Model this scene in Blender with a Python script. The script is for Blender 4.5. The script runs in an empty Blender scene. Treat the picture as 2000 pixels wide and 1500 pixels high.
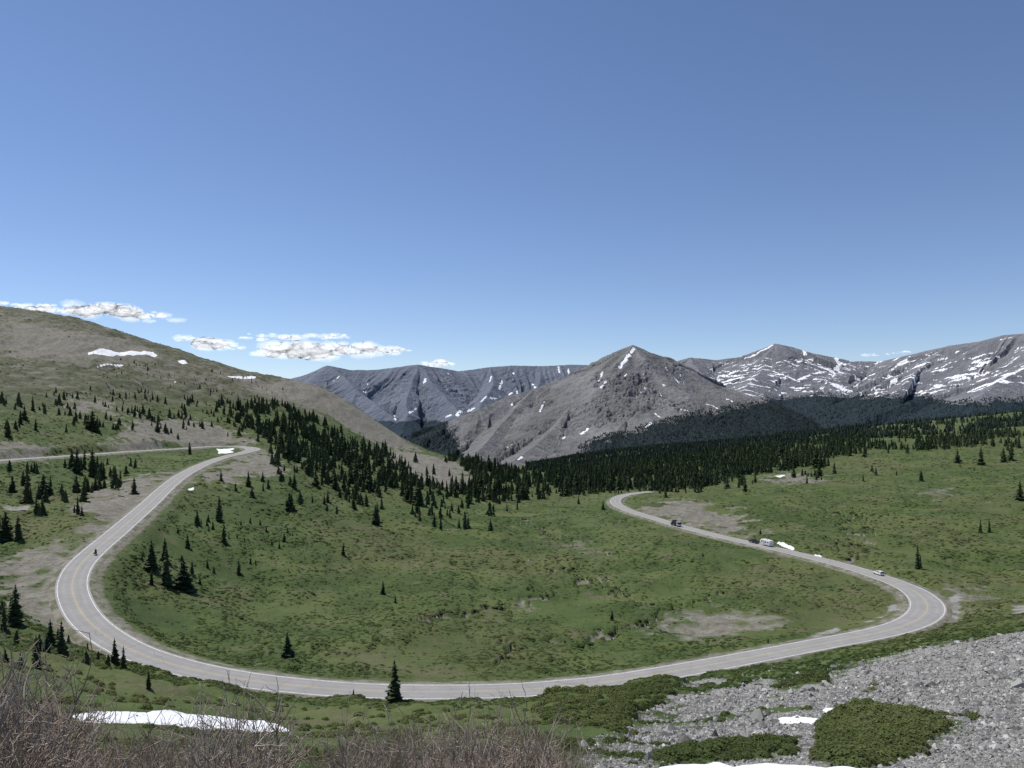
import bpy, bmesh, math, random
import numpy as np
from mathutils import Vector, Matrix
random.seed(3); rng=np.random.default_rng(5)
F=1400.0
sc=bpy.context.scene
sc.view_settings.view_transform='Standard'; sc.view_settings.look='None'; sc.view_settings.exposure=0
COL=sc.collection
# ------------------------------------------------------------ noise
def _h(ix,iy,seed):
    h=(ix.astype(np.int64)*374761393+iy.astype(np.int64)*668265263+seed*974711)&0xffffffff
    h=((h^(h>>13))*1274126177)&0xffffffff
    h=(h^(h>>16))&0xffffffff
    return h
def pn(x,y,seed=0):
    x=np.asarray(x,float);y=np.asarray(y,float)
    ix=np.floor(x);iy=np.floor(y);fx=x-ix;fy=y-iy
    ix=ix.astype(np.int64);iy=iy.astype(np.int64)
    ux=fx*fx*fx*(fx*(fx*6-15)+10);uy=fy*fy*fy*(fy*(fy*6-15)+10)
    def g(a,b,dx,dy):
        an=_h(a,b,seed)*(2*math.pi/4294967296.0)
        return np.cos(an)*dx+np.sin(an)*dy
    a=g(ix,iy,fx,fy);b=g(ix+1,iy,fx-1,fy);c=g(ix,iy+1,fx,fy-1);d=g(ix+1,iy+1,fx-1,fy-1)
    return 1.5*((a+(b-a)*ux)+((c+(d-c)*ux)-(a+(b-a)*ux))*uy)
def fbm(x,y,o=4,seed=0,gain=.5):
    s=0;a=1;t=0
    for k in range(o):
        s=s+a*pn(x,y,seed+k*17);t+=a;a*=gain;x=x*2.03+11.3;y=y*2.03-7.1
    return s/t
def sstep(a,b,x):
    t=np.clip((x-a)/(b-a),0,1);return t*t*(3-2*t)
# ------------------------------------------------------------ road line (surveyed points)
RP=[(-200,915,-24.5),(-90,907,-25.8),(0,899,-27),(120,891,-28.5),(250,882,-30),(350,876,-31),(430,871.5,-32),(478,873,-32.6),(494,878,-33),(472,885,-33.4),(440,892,-33.8),(400,906,-34.5),(360,926,-35.5),(330,948,-37),(290,985,-39),(250,1020,-41),(215,1050,-42.5),(190,1071,-43.5),(160,1099,-44.5),(145,1124,-45.5),(141,1150,-46.5),(150,1180,-47.5),(170,1210,-48.3),(205,1240,-49.2),(255,1268,-50),(320,1293,-51),(400,1313,-51.8),(500,1330,-52.6),(600,1341,-53.4),(700,1348,-54),(850,1351,-55),(1000,1348,-56),(1100,1341,-56.7),(1200,1330,-57.3),(1350,1305,-58.3),(1500,1277,-59.3),(1600,1258,-60),(1700,1239,-60.7),(1760,1224,-61.2),(1800,1205,-61.6),(1812,1184,-62),(1798,1163,-62.3),(1770,1146,-62.6),(1720,1127,-63),(1650,1105,-63.5),(1550,1080,-64.2),(1480,1064,-64.8),(1400,1046,-65.4),(1330,1028,-66),(1270,1010,-66.5),(1225,996,-67),(1204,984,-67.3),(1203,975,-67.5),(1216,968,-67.8),(1242,963,-68.3),(1275,960,-69)]
def W(px,py,D): return ((px-1000)/F*D,D,-(py-800)/F*D)
rp=[]
for px,py,z in RP:
    D=-z*F/(py-800); rp.append(((px-1000)/F*D,D,z))
rp=np.array(rp)
pts=[]
for i in range(len(rp)-1):
    p0=rp[max(i-1,0)];p1=rp[i];p2=rp[i+1];p3=rp[min(i+2,len(rp)-1)]
    for t in np.linspace(0,1,24,endpoint=False):
        pts.append(0.5*((2*p1)+(-p0+p2)*t+(2*p0-5*p1+4*p2-p3)*t*t+(-p0+3*p1-3*p2+p3)*t**3))
pts=np.array(pts)
seg=np.r_[0,np.cumsum(np.linalg.norm(np.diff(pts,axis=0),axis=1))]
SS=np.arange(0,seg[-1],1.5)
ROAD=np.stack([np.interp(SS,seg,pts[:,k]) for k in range(3)],1)
for it in range(6): ROAD[1:-1]=.25*ROAD[:-2]+.5*ROAD[1:-1]+.25*ROAD[2:]
for it in range(60): ROAD[1:-1,2]=.25*ROAD[:-2,2]+.5*ROAD[1:-1,2]+.25*ROAD[2:,2]
TAN=np.gradient(ROAD[:,:2],axis=0);TAN/=np.linalg.norm(TAN,axis=1)[:,None]
NRM=np.stack([TAN[:,1],-TAN[:,0]],1)
dap=np.linalg.norm(ROAD-rp[40],axis=1);dhp=np.linalg.norm(ROAD-rp[8],axis=1)
upper=np.clip((np.argmin(dhp)-np.arange(len(ROAD)))/30.,0,1)
HW=3.85+1.3*np.exp(-(dap/35)**2)+1.6*np.exp(-(dhp/45)**2)+1.3*upper
# ------------------------------------------------------------ terrain control
CP=[(1000,1300,165),(700,1295,163),(400,1270,168),(800,1200,224),(1200,1250,199),(1500,1200,226),(1700,1180,237),(1000,1100,317),(1300,1100,315),(1500,1110,300),(1200,1030,426),(1000,1030,414),(800,1050,370),(600,1100,280),(400,1150,224),(270,1150,204),(320,1050,258),(400,1000,315),(500,950,392),(600,980,389),(600,900,532),(520,885,590),(700,960,481),(1100,985,560),(1100,950,747),(1050,925,985),(900,960,595),(850,920,700),(830,897,810),
(0,612,1000),(150,628,1050),(250,658,1080),(350,687,1100),(450,718,1120),(560,741,1150),(640,761,1150),(700,797,1120),(760,840,1080),(830,880,1000),(900,902,950),(-250,575,1000),(-500,555,1000),
(0,700,1900),(250,745,1900),(450,800,1800),(560,840,1700),(640,870,1600),(760,920,1500),(900,930,1500),(-400,660,1900),(0,770,3100),(400,870,3100),(800,930,3000),(1000,915,2600),
(0,708,750),(200,708,830),(300,745,830),(450,778,850),(600,807,900),(0,800,520),(150,800,600),(300,800,700),(0,860,430),(150,858,500),(280,845,580),(400,845,660),(500,850,690),(650,872,780),(750,872,900),(-300,700,650),(-300,850,400),
(0,950,330),(100,950,340),(200,930,400),(240,965,325),(0,1050,240),(90,1050,242),(0,1150,185),(70,1150,188),(0,1250,140),(110,1230,152),(-300,950,320),(-300,1150,180),
(0,1310,95),(0,1400,50),(0,1500,20),(200,1310,115),(200,1400,60),(500,1380,112),(500,1440,60),(500,1500,22),(800,1392,115),(800,1440,65),(800,1500,20),(1100,1380,118),(1100,1440,60),(1100,1500,22),(1300,1345,132),(1300,1420,80),(1300,1500,28),(1600,1290,152),(1600,1400,75),(1600,1500,28),(1800,1250,170),(1800,1350,85),(1800,1480,32),(2000,1245,120),(2000,1350,65),(2000,1500,22),(2300,1400,55),(2300,1240,120),(-300,1400,55),(-300,1290,100),
(-600,2000,2),(200,2000,2),(1000,2000,2),(1800,2000,2),(2600,2000,2),(300,1690,8),(1000,1690,8),(1700,1690,8),
(1900,1195,215),(2050,1190,200),(1900,1150,255),(2000,1140,265),(1850,1080,312),(2000,1070,330),(1700,1045,365),(1600,1005,430),(1450,965,520),(1350,968,540),(1400,1003,460),(1700,960,520),(1950,960,500),(1300,956,640),(1500,930,650),(1700,902,750),(1950,900,700),(1990,860,950),(1800,850,1200),(1950,830,1400),(2000,805,1800),(1850,820,1800),(1600,862,1200),(1400,885,1200),(1200,920,1000),(1250,895,1500),(1450,864,1900),(1650,840,2100),(1100,920,1200),(1050,907,1800),(1150,890,2300),(1300,872,2500),(1500,872,3000),(1700,860,3000),(2000,830,3000),(2400,780,2500),(2400,860,800),(2300,1060,300),(1150,890,3100),
(1650,1150,262),(1500,1145,268),(1720,1160,252)]
for i in range(0,len(rp),1):
    px,py,z=RP[i]; CP.append((px,py+1,-z*F/(py-800)))
CP=np.array(CP,float)
KS=.55
cu=(CP[:,0]-1000)/F;cw=np.log(CP[:,2])*KS;cv=-(CP[:,1]-800)/F
def kern(r2): return .5*r2*np.log(r2+1e-12)
n=len(CP)
A=np.zeros((n+3,n+3));A[:n,:n]=kern((cu[:,None]-cu)**2+(cw[:,None]-cw)**2)+np.eye(n)*2e-5
Pm=np.stack([np.ones(n),cu,cw],1);A[:n,n:]=Pm;A[n:,:n]=Pm.T
sol=np.linalg.solve(A,np.r_[cv,0,0,0])
GU=np.linspace(-1.35,1.35,541);GW=np.linspace(math.log(1.2),math.log(3300),521)
gu,gw=np.meshgrid(GU,GW);G=np.zeros_like(gu)
for k in range(n): G+=sol[k]*kern((gu-cu[k])**2+(gw*KS-cw[k])**2)
G+=sol[n]+sol[n+1]*gu+sol[n+2]*gw*KS
def bil(G,x,y,x0,dx,y0,dy):
    fx=np.clip((x-x0)/dx,0,G.shape[1]-1.001);fy=np.clip((y-y0)/dy,0,G.shape[0]-1.001)
    ix=fx.astype(int);iy=fy.astype(int);fx=fx-ix;fy=fy-iy
    return (G[iy,ix]*(1-fx)+G[iy,ix+1]*fx)*(1-fy)+(G[iy+1,ix]*(1-fx)+G[iy+1,ix+1]*fx)*fy
def base(x,y):
    y=np.maximum(y,1.2)
    return y*bil(G,x/y,np.log(y),GU[0],GU[1]-GU[0],GW[0],GW[1]-GW[0])
_w=np.linspace(math.log(4),math.log(3200),2500)
_hc={}
def hit(px,py):
    if (px,py) in _hc: return _hc[(px,py)]
    u=(px-1000)/F;s=-(py-800)/F
    D=np.exp(_w);z=base(u*D,D)/D
    k=np.argmax(z>=s)
    if z[k]<s: k=int(np.argmax(z))
    _hc[(px,py)]=(u*D[k],D[k]);return _hc[(px,py)]
# road distance raster
rx=np.arange(-420,260,1.6);ry=np.arange(110,720,1.6)
RX,RY=np.meshgrid(rx,ry);RD=np.full(RX.shape,1e9);RZ=np.zeros(RX.shape);RH=np.zeros(RX.shape)
for i in range(0,len(ROAD),1):
    d=(RX-ROAD[i,0])**2+(RY-ROAD[i,1])**2
    m=d<RD;RD[m]=d[m];RZ[m]=ROAD[i,2];RH[m]=HW[i]
RD=np.sqrt(RD)
def roadinfo(x,y):
    d=bil(RD,x,y,rx[0],1.6,ry[0],1.6);z=bil(RZ,x,y,rx[0],1.6,ry[0],1.6);h=bil(RH,x,y,rx[0],1.6,ry[0],1.6)
    out=(x<rx[0])|(x>rx[-1])|(y<ry[0])|(y>ry[-1])
    return np.where(out,999,d),z,h
def polymask(pl,x,y,soft):
    """soft mask of a world-space polygon"""
    P=np.array([hit(*p) for p in pl]);m=np.zeros(x.shape)
    bb=(x>P[:,0].min()-soft)&(x<P[:,0].max()+soft)&(y>P[:,1].min()-soft)&(y<P[:,1].max()+soft)
    if not bb.any(): return m
    X=x[bb];Y=y[bb];ins=np.zeros(X.shape,bool);dm=np.full(X.shape,1e9)
    for i in range(len(P)):
        a=P[i];b=P[(i+1)%len(P)];e=b-a
        t=np.clip(((X-a[0])*e[0]+(Y-a[1])*e[1])/(e@e+1e-9),0,1)
        dm=np.minimum(dm,np.hypot(X-a[0]-t*e[0],Y-a[1]-t*e[1]))
        c=((a[1]>Y)!=(b[1]>Y))
        xi=(b[0]-a[0])*(Y-a[1])/((b[1]-a[1])+1e-12)+a[0]
        ins^=c&(X<xi)
    sd=np.where(ins,dm,-dm)
    m[bb]=sstep(-soft,soft,sd)
    return m
def linemask(pl,x,y,wd):
    P=np.array([hit(*p) for p in pl]);m=np.zeros(x.shape)
    bb=(x>P[:,0].min()-9)&(x<P[:,0].max()+9)&(y>P[:,1].min()-9)&(y<P[:,1].max()+9)
    if not bb.any(): return m
    X=x[bb];Y=y[bb];dm=np.full(X.shape,1e9)
    for a,b in zip(P[:-1],P[1:]):
        e=b-a;t=np.clip(((X-a[0])*e[0]+(Y-a[1])*e[1])/(e@e+1e-9),0,1)
        dm=np.minimum(dm,np.hypot(X-a[0]-t*e[0],Y-a[1]-t*e[1]))
    m[bb]=sstep(wd*1.6,wd*.4,dm);return m
SCREE=[[(1225,1510),(1215,1410),(1330,1338),(1480,1325),(1560,1340),(1690,1302),(1800,1278),(2080,1232),(2300,1240),(2200,1600),(1250,1600)]]
SCREE_S=[[(1685,1220),(1762,1194),(1752,1184),(1660,1236)],[(1595,1250),(1650,1236),(1640,1228),(1590,1242)],[(1850,1170),(1875,1160),(1882,1195),(1866,1210)],[(1975,1190),(2050,1180),(2050,1205),(1985,1210)],[(15,988),(60,992),(70,1008),(10,1008)]]
GREENF=[[(1590,1500),(1610,1420),(1680,1390),(1800,1400),(1850,1425),(1800,1475),(1700,1505)],[(1040,1400),(1060,1360),(1200,1345),(1335,1335),(1300,1380),(1240,1400),(1210,1440),(1120,1430)],[(1500,1360),(1540,1335),(1640,1325),(1600,1345)],[(1300,1480),(1400,1462),(1550,1460),(1560,1484),(1300,1492)]]
DIRT=[([(1240,1003),(1290,982),(1380,984),(1440,1010),(1462,1045),(1380,1032),(1290,1008)],1.),([(1290,1232),(1350,1203),(1450,1190),(1500,1218),(1400,1250),(1310,1252)],.72),
 ([(200,872),(240,838),(280,815),(380,820),(470,848),(498,866),(350,868)],1.),([(560,735),(640,757),(700,795),(760,840),(835,884),(760,872),(700,850),(640,805),(560,770)],1.),
 ([(740,868),(850,893),(915,915),(930,945),(880,958),(820,940),(770,905)],1.),([(20,1095),(90,1055),(140,1085),(112,1140),(110,1215),(20,1190)],1.),([(180,962),(290,925),(325,935),(255,1010),(190,1065),(170,1020)],1.),
 ([(505,878),(545,880),(540,925),(470,935),(400,945),(380,935),(440,905)],1.),([(1500,935),(1560,920),(1600,940),(1540,950)],.8),([(150,780),(230,790),(220,815),(160,800)],1.),([(1845,1150),(1890,1150),(1900,1200),(1870,1215),(1855,1190)],.8),([(0,868),(80,868),(90,888),(0,895)],1.),([(1780,955),(1850,950),(1870,970),(1800,975)],.45),([(1100,1050),(1180,1055),(1200,1085),(1120,1080)],.45)]
ROCKH=[[(0,615),(100,640),(260,668),(330,700),(180,712),(60,707),(0,690)],[(440,735),(560,750),(640,790),(620,810),(520,775)]]
CREEK=[[(840,1212),(900,1200),(960,1200),(1000,1190),(1060,1160)],[(960,1290),(1010,1270),(1060,1255),(1110,1262)],[(1000,1015),(1080,1040),(1150,1070),(1220,1080)],[(1080,1110),(1150,1130),(1230,1160),(1290,1185)],[(1670,1090),(1675,1060),(1660,1010),(1640,990)],[(1160,1250),(1230,1235),(1290,1210),(1340,1180),(1430,1160)]]
SNOW=[[(170,688),(200,684),(300,690),(308,696),(240,695),(172,694)],[(345,706),(355,705),(368,712),(360,714)],[(446,738),(500,739),(500,742),(450,742)],[(188,716),(240,714),(238,717),(190,718)],[(335,750),(345,750),(346,755)],
 [(425,878),(452,876),(455,884),(430,888)],[(368,958),(385,954),(384,961),(370,962)],[(1512,1059),(1530,1061),(1556,1070),(1548,1072)],[(1592,1081),(1610,1083),(1610,1086),(1596,1085)],[(1508,933),(1528,930),(1525,937)],
 [(130,1400),(200,1392),(330,1394),(520,1410),(575,1430),(480,1434),(300,1418),(150,1412)],[(1515,1410),(1560,1403),(1605,1408),(1590,1416),(1530,1417)],[(1290,1498),(1400,1496),(1560,1502),(1700,1507),(1600,1530),(1300,1520)],[(1612,1390),(1640,1384),(1645,1390),(1620,1396)]]
def height(x,y,full=False):
    x=np.asarray(x,float);y=np.asarray(y,float)
    z=base(x,y);rd,rz,rh=roadinfo(x,y);D=np.hypot(x,y)
    far=sstep(5,45,rd-rh)
    wa=np.clip(D/150,.25,4)
    wx=x+fbm(x/(7*wa),y/(7*wa),3,5)*1.5*wa;wy=y+fbm(x/(7*wa),y/(7*wa),3,9)*1.5*wa
    vx=x+fbm(x/18,y/18,4,105,.65)*13*wa;vy=y+fbm(x/18,y/18,4,109,.65)*13*wa
    scr=np.zeros(x.shape)
    for p in SCREE: scr=np.maximum(scr,polymask(p,vx,vy,8))
    for p in SCREE_S: scr=np.maximum(scr,polymask(p,wx,wy,3)*.8)
    scr=scr*sstep(.55,.25,fbm(x/13,y/13,4,201)+.35*sstep(.42,.2,x/np.maximum(y,1)))
    grf=np.zeros(x.shape)
    for p in GREENF: grf=np.maximum(grf,polymask(p,vx*.5+wx*.5,vy*.5+wy*.5,1.8))
    scr=scr*(1-grf)
    dirt=np.zeros(x.shape)
    for p,k in DIRT: dirt=np.maximum(dirt,k*polymask(p,vx,vy,11))
    for p in ROCKH: dirt=np.maximum(dirt,.85*polymask(p,vx,vy,45))
    crk=np.zeros(x.shape)
    for p in CREEK: crk=np.maximum(crk,linemask(p,vx,vy,1.5))
    snow=np.zeros(x.shape)
    for p in SNOW:
        c=hit(*p[0]);snow=np.maximum(snow,polymask(p,wx,wy,.35+c[1]/450))
    z=z+far*(fbm(x/90,y/90,4,3)*np.clip((D-60)/100,0,1)*2.2*(1+1.0*sstep(500,1000,D)))
    bowl=sstep(12,45,rd-rh)*sstep(120,170,D)*sstep(700,500,D)
    z=z+bowl*fbm(x/42,y/42,2,303)*2.6
    hill=sstep(-12,25,z)*sstep(250,400,D)
    z=z+far*hill*((.2-np.abs(fbm(x/60,y/170,4,31)))*9+fbm(x/14,y/14,4,33)*2.4)
    wp=fbm(x/38,y/38,4,41)
    wil=(1-scr)*(1-dirt)*(1-snow)*(1-crk)*(1-.8*hill)*sstep(-.3,.1,wp+.12)
    wil=wil*sstep(1.5,7,rd-rh)*np.clip((D-60)/50,0.0,1)*sstep(1500,900,D)
    b=np.abs(pn(x/4.2,y/4.2,7))*.6+np.abs(pn(x/1.9,y/1.9,8))*.25+np.abs(pn(x/11,y/11,10))*2.2
    z=z+wil*b*.8-crk*1.
    z=z+(1-wil)*sstep(1,4,rd-rh)*(fbm(x/3,y/3,3,12)*.3)*np.clip(D/60,.2,1)
    z=z+dirt*sstep(2,8,rd-rh)*fbm(x/14,y/14,4,77)*1.6
    z=z+scr*sstep(2,6,rd-rh)*fbm(x/3.,y/3.,3,70)*.3
    z=z+snow*np.clip(D/250,.05,.25)+grf*.7*np.clip(D/60,.4,1)
    k=sstep(rh+1.0,rh+10,rd)
    z=np.where(rd<30,(rz-.3-np.clip(rd-rh,0,3)*.12)*(1-k)+z*k,z)
    if full: return z,scr,np.maximum(dirt,crk*.75),snow,wil,hill,rd-rh
    return z
# ------------------------------------------------------------ mesh helpers
def mk(name,V,Fa,mat=None,smooth=True,attrs=None,link=True):
    V=np.asarray(V,np.float32);me=bpy.data.meshes.new(name)
    Fa=np.asarray(Fa,np.int32);k=Fa.shape[1]
    me.vertices.add(len(V));me.vertices.foreach_set('co',V.ravel())
    me.loops.add(Fa.size);me.loops.foreach_set('vertex_index',Fa.ravel())
    me.polygons.add(len(Fa));me.polygons.foreach_set('loop_start',np.arange(0,Fa.size,k,dtype=np.int32))
    me.polygons.foreach_set('use_smooth',np.full(len(Fa),smooth))
    me.update(calc_edges=True)
    if attrs:
        for a,v in attrs.items():
            at=me.attributes.new(a,'FLOAT','POINT');at.data.foreach_set('value',np.asarray(v,np.float32).ravel())
    if mat: me.materials.append(mat)
    if not link: return me
    ob=bpy.data.objects.new(name,me);COL.objects.link(ob);return ob
def gridfaces(nj,ni):
    i=np.arange(ni-1);j=np.arange(nj-1);I,J=np.meshgrid(i,j)
    a=J*ni+I
    return np.stack([a,a+1,a+ni+1,a+ni],-1).reshape(-1,4)
def struct(ob,label,cat):
    ob['kind']='structure';ob['label']=label;ob['category']=cat
# ------------------------------------------------------------ material helpers
class M:
    def __init__(s,name):
        s.m=bpy.data.materials.new(name);s.m.use_nodes=True;s.t=s.m.node_tree;s.t.nodes.clear()
        s.o=s.t.nodes.new('ShaderNodeOutputMaterial');s.b=s.t.nodes.new('ShaderNodeBsdfPrincipled')
        s.t.links.new(s.b.outputs[0],s.o.inputs[0]);s.b.inputs['Roughness'].default_value=.9
        s.b.inputs['Specular IOR Level'].default_value=.15
    def n(s,t,**k):
        x=s.t.nodes.new(t)
        for a,v in k.items(): setattr(x,a,v)
        return x
    def l(s,a,b): s.t.links.new(a,b)
    def pos(s,scale=(1,1,1)):
        g=s.n('ShaderNodeNewGeometry');mp=s.n('ShaderNodeMapping');mp.inputs['Scale'].default_value=scale
        s.l(g.outputs['Position'],mp.inputs[0]);return mp.outputs[0]
    def noise(s,sc,det=4,co=None,rough=.55):
        x=s.n('ShaderNodeTexNoise');x.inputs['Scale'].default_value=sc;x.inputs['Detail'].default_value=det;x.inputs['Roughness'].default_value=rough
        s.l(co if co else s.pos(),x.inputs['Vector']);return x.outputs['Fac']
    def ramp(s,f,st):
        r=s.n('ShaderNodeValToRGB');e=r.color_ramp.elements
        while len(e)<len(st): e.new(.5)
        for i,(p,c) in enumerate(st):
            e[i].position=p;e[i].color=c[:3]+(1,) if hasattr(c,'__len__') else (c,c,c,1)
        s.l(f,r.inputs[0]);return r.outputs[0]
    def mix(s,f,a,b,bt='MIX'):
        x=s.n('ShaderNodeMix',data_type='RGBA',blend_type=bt)
        for v,i in((f,x.inputs[0]),(a,x.inputs[6]),(b,x.inputs[7])):
            if isinstance(v,(int,float)): i.default_value=v
            elif isinstance(v,tuple): i.default_value=v+(1,)
            else: s.l(v,i)
        return x.outputs[2]
    def math(s,op,a,b=0.,cl=False):
        x=s.n('ShaderNodeMath',operation=op,use_clamp=cl)
        for v,i in((a,x.inputs[0]),(b,x.inputs[1])):
            if isinstance(v,(int,float)): i.default_value=v
            else: s.l(v,i)
        return x.outputs[0]
    def attr(s,n):
        x=s.n('ShaderNodeAttribute');x.attribute_name=n;return x.outputs['Fac']
    def col(s,c):
        i=s.b.inputs['Base Color']
        if isinstance(c,tuple): i.default_value=c+(1,)
        else: s.l(c,i)
    def bump(s,h,st,d):
        x=s.n('ShaderNodeBump');x.inputs['Strength'].default_value=st;x.inputs['Distance'].default_value=d
        s.l(h,x.inputs['Height']);s.l(x.outputs[0],s.b.inputs['Normal'])
def plain(name,c,rough=.6,metal=0,spec=.4):
    m=M(name);nz=m.noise(3.,3)
    m.col(m.mix(m.math('MULTIPLY',nz,.35),c,tuple(v*.6 for v in c)))
    m.b.inputs['Roughness'].default_value=rough;m.b.inputs['Metallic'].default_value=metal;m.b.inputs['Specular IOR Level'].default_value=spec
    return m.m
# terrain material
t=M('alpine_ground')
n0=t.noise(.011,5);n1=t.noise(.035,5);n2=t.noise(.22,5);n3=t.noise(1.3,5);n4=t.noise(6,3)
gr=t.ramp(n1,[(.36,(.041,.066,.018)),(.5,(.058,.087,.024)),(.62,(.09,.112,.037))])
gr=t.mix(t.ramp(n0,[(.48,0.),(.62,.5)]),gr,(.112,.112,.05))
gr=t.mix(t.math('MULTIPLY',t.ramp(n2,[(.42,0.),(.62,1.)]),.3),gr,(.08,.11,.033))
gr=t.mix(t.ramp(n3,[(.5,0.),(.7,.25)]),gr,(.112,.125,.055))
gr=t.mix(t.ramp(n3,[(.28,.35),(.46,0.)]),gr,(.033,.05,.017))
bare=t.ramp(t.noise(.08,6),[(.56,0.),(.66,1.)])
gr=t.mix(t.math('MULTIPLY',bare,.5),gr,(.13,.112,.07))
tun=t.ramp(n1,[(.36,(.085,.086,.045)),(.5,(.115,.106,.065)),(.62,(.16,.144,.113))])
tun=t.mix(t.ramp(n0,[(.42,0.),(.6,.7)]),tun,(.08,.09,.042))
tun=t.mix(t.ramp(t.noise(.12,6),[(.46,0.),(.58,.85)]),tun,(.05,.062,.028))
tun=t.mix(t.ramp(t.noise(.05,6),[(.53,0.),(.63,.7)]),tun,(.185,.175,.152))
tun=t.mix(t.ramp(n3,[(.6,0.),(.72,.6)]),tun,(.24,.22,.19))
c=t.mix(t.attr('hill'),gr,tun)
dr=t.ramp(n2,[(.3,(.14,.127,.102)),(.55,(.2,.185,.155)),(.75,(.26,.247,.215))])
dr=t.mix(t.ramp(n3,[(.54,0.),(.64,.55)]),dr,(.085,.09,.05))
dr=t.mix(t.ramp(t.noise(.5,5),[(.5,0.),(.62,.5)]),dr,(.085,.09,.05))
da=t.math('ADD',t.attr('dirt'),t.math('MULTIPLY',t.math('SUBTRACT',t.noise(.16,6,rough=.7),.5),1.7))
c=t.mix(t.ramp(da,[(.25,0.),(.6,1.)]),c,dr)
vor=t.n('ShaderNodeTexVoronoi');vor.inputs['Scale'].default_value=9;t.l(t.pos(),vor.inputs['Vector'])
bw=t.n('ShaderNodeRGBToBW');t.l(vor.outputs['Color'],bw.inputs[0])
rk=t.ramp(bw.outputs[0],[(.2,(.15,.147,.138)),(.5,(.25,.244,.232)),(.85,(.36,.352,.337))])
rk=t.mix(t.ramp(n2,[(.35,.7),(.55,0.)]),rk,(.16,.152,.132))
sa=t.math('ADD',t.attr('scree'),t.math('MULTIPLY',t.math('SUBTRACT',n2,.5),1.6))
c=t.mix(t.ramp(sa,[(.38,0.),(.62,1.)]),c,rk)
sn=t.math('ADD',t.attr('snow'),t.math('MULTIPLY',t.math('SUBTRACT',n3,.5),.4))
c=t.mix(t.ramp(sn,[(.47,0.),(.55,1.)]),c,t.mix(n3,(.72,.73,.75),(.84,.85,.87)))
t.col(c);t.bump(t.math('ADD',n3,t.math('MULTIPLY',n4,.35)),.7,.4)
GROUND=t.m
# ------------------------------------------------------------ terrain sheet
nu,nd=1250,1050
U=np.linspace(-.98,.98,nu);Dd=np.exp(np.linspace(math.log(2.2),math.log(3000),nd))
UU,DD=np.meshgrid(U,Dd)
X=UU*DD;Y=DD
Z,scr,dirt,snow,wil,hill,rdd=height(X,Y,True)
dirt=np.maximum(dirt,.6*sstep(4.5,2.3,rdd))
ob=mk('terrain',np.stack([X,Y,Z],-1).reshape(-1,3),gridfaces(nd,nu),GROUND,attrs=dict(scree=scr,dirt=dirt,snow=snow,hill=hill))
struct(ob,'green alpine basin with willow scrub, scree and grassy slopes','terrain')
zg=lambda x,y: float(height(np.array([x]),np.array([y]))[0])
# ------------------------------------------------------------ road
asp=M('weathered_asphalt')
a1=asp.noise(.25,4);a2=asp.noise(6,4)
cc=asp.ramp(a1,[(.3,(.27,.264,.252)),(.7,(.34,.33,.315))]);cc=asp.mix(asp.math('MULTIPLY',a2,.3),cc,(.24,.235,.225))
tr=asp.attr('track');cc=asp.mix(tr,cc,(.23,.226,.217))
vc=asp.n('ShaderNodeTexVoronoi',feature='DISTANCE_TO_EDGE');vc.inputs['Scale'].default_value=.16;asp.l(asp.pos(),vc.inputs['Vector'])
cc=asp.mix(asp.ramp(vc.outputs['Distance'],[(0.,.5),(.012,0.)]),cc,(.12,.12,.12))
asp.col(cc);asp.bump(a2,.3,.02)
def strip(name,offs,dz,mat,track=None):
    nO=len(offs(0)) 
    V=np.zeros((len(ROAD),nO,3));T=np.zeros((len(ROAD),nO))
    for i in range(len(ROAD)):
        o=offs(i)
        for k,(a,zz) in enumerate(o):
            V[i,k]=(ROAD[i,0]+NRM[i,0]*a,ROAD[i,1]+NRM[i,1]*a,ROAD[i,2]+dz+zz)
        if track: T[i]=track
    return mk(name,V.reshape(-1,3),gridfaces(len(ROAD),nO),mat,attrs=dict(track=T))
tk=[0,.0,.5,.1,.5,.1,.5,.1,.5,0,0]
ob=strip('road',lambda i:[(f*HW[i],-.02*abs(f)) for f in (-1,-.9,-.7,-.5,-.3,0,.3,.5,.7,.9,1)],0,asp.m,tk)
struct(ob,'light grey two lane asphalt mountain road with curves','road')
gv=M('gravel_verge');gc=gv.ramp(gv.noise(1.5,5),[(.35,(.16,.145,.115)),(.6,(.25,.23,.195))]);gv.col(gv.mix(gv.ramp(gv.noise(.3,5),[(.42,0.),(.6,.85)]),gc,(.085,.097,.045)));gv.bump(gv.noise(5,4),.6,.1)
for sd in (-1,1):
    r=lambda i,sd=sd:[(sd*HW[i],-.024),(sd*(HW[i]+.4),-.06),(sd*(HW[i]+1.1),-.22),(sd*(HW[i]+2.),-.75)]
    if sd<0: f=lambda i:r(i)[::-1]
    else: f=r
    ob=strip('road_shoulder',f,0,gv.m);struct(ob,'tan gravel shoulder along the asphalt road','road shoulder')
wh=M('white_line_paint');wh.col(wh.mix(wh.ramp(wh.noise(1.2,4),[(.4,0.),(.65,1.)]),(.76,.76,.74),(.5,.5,.48)))
ye=M('yellow_line_paint');ye.col(ye.mix(ye.ramp(ye.noise(1.2,4),[(.4,0.),(.65,1.)]),(.50,.39,.17),(.38,.33,.22)))
for sd in(-1,1):
    ob=strip('road_marking',lambda i:[(sd*(HW[i]-.5)-.075,-.0165),(sd*(HW[i]-.5)+.075,-.0165)],.004,wh.m);struct(ob,'white painted edge line on the road','road marking')
    ob=strip('road_marking',lambda i:[(sd*.13-.05,-.0005),(sd*.13+.05,-.0005)],.004,ye.m);struct(ob,'yellow painted centre line on the road','road marking')
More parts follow.
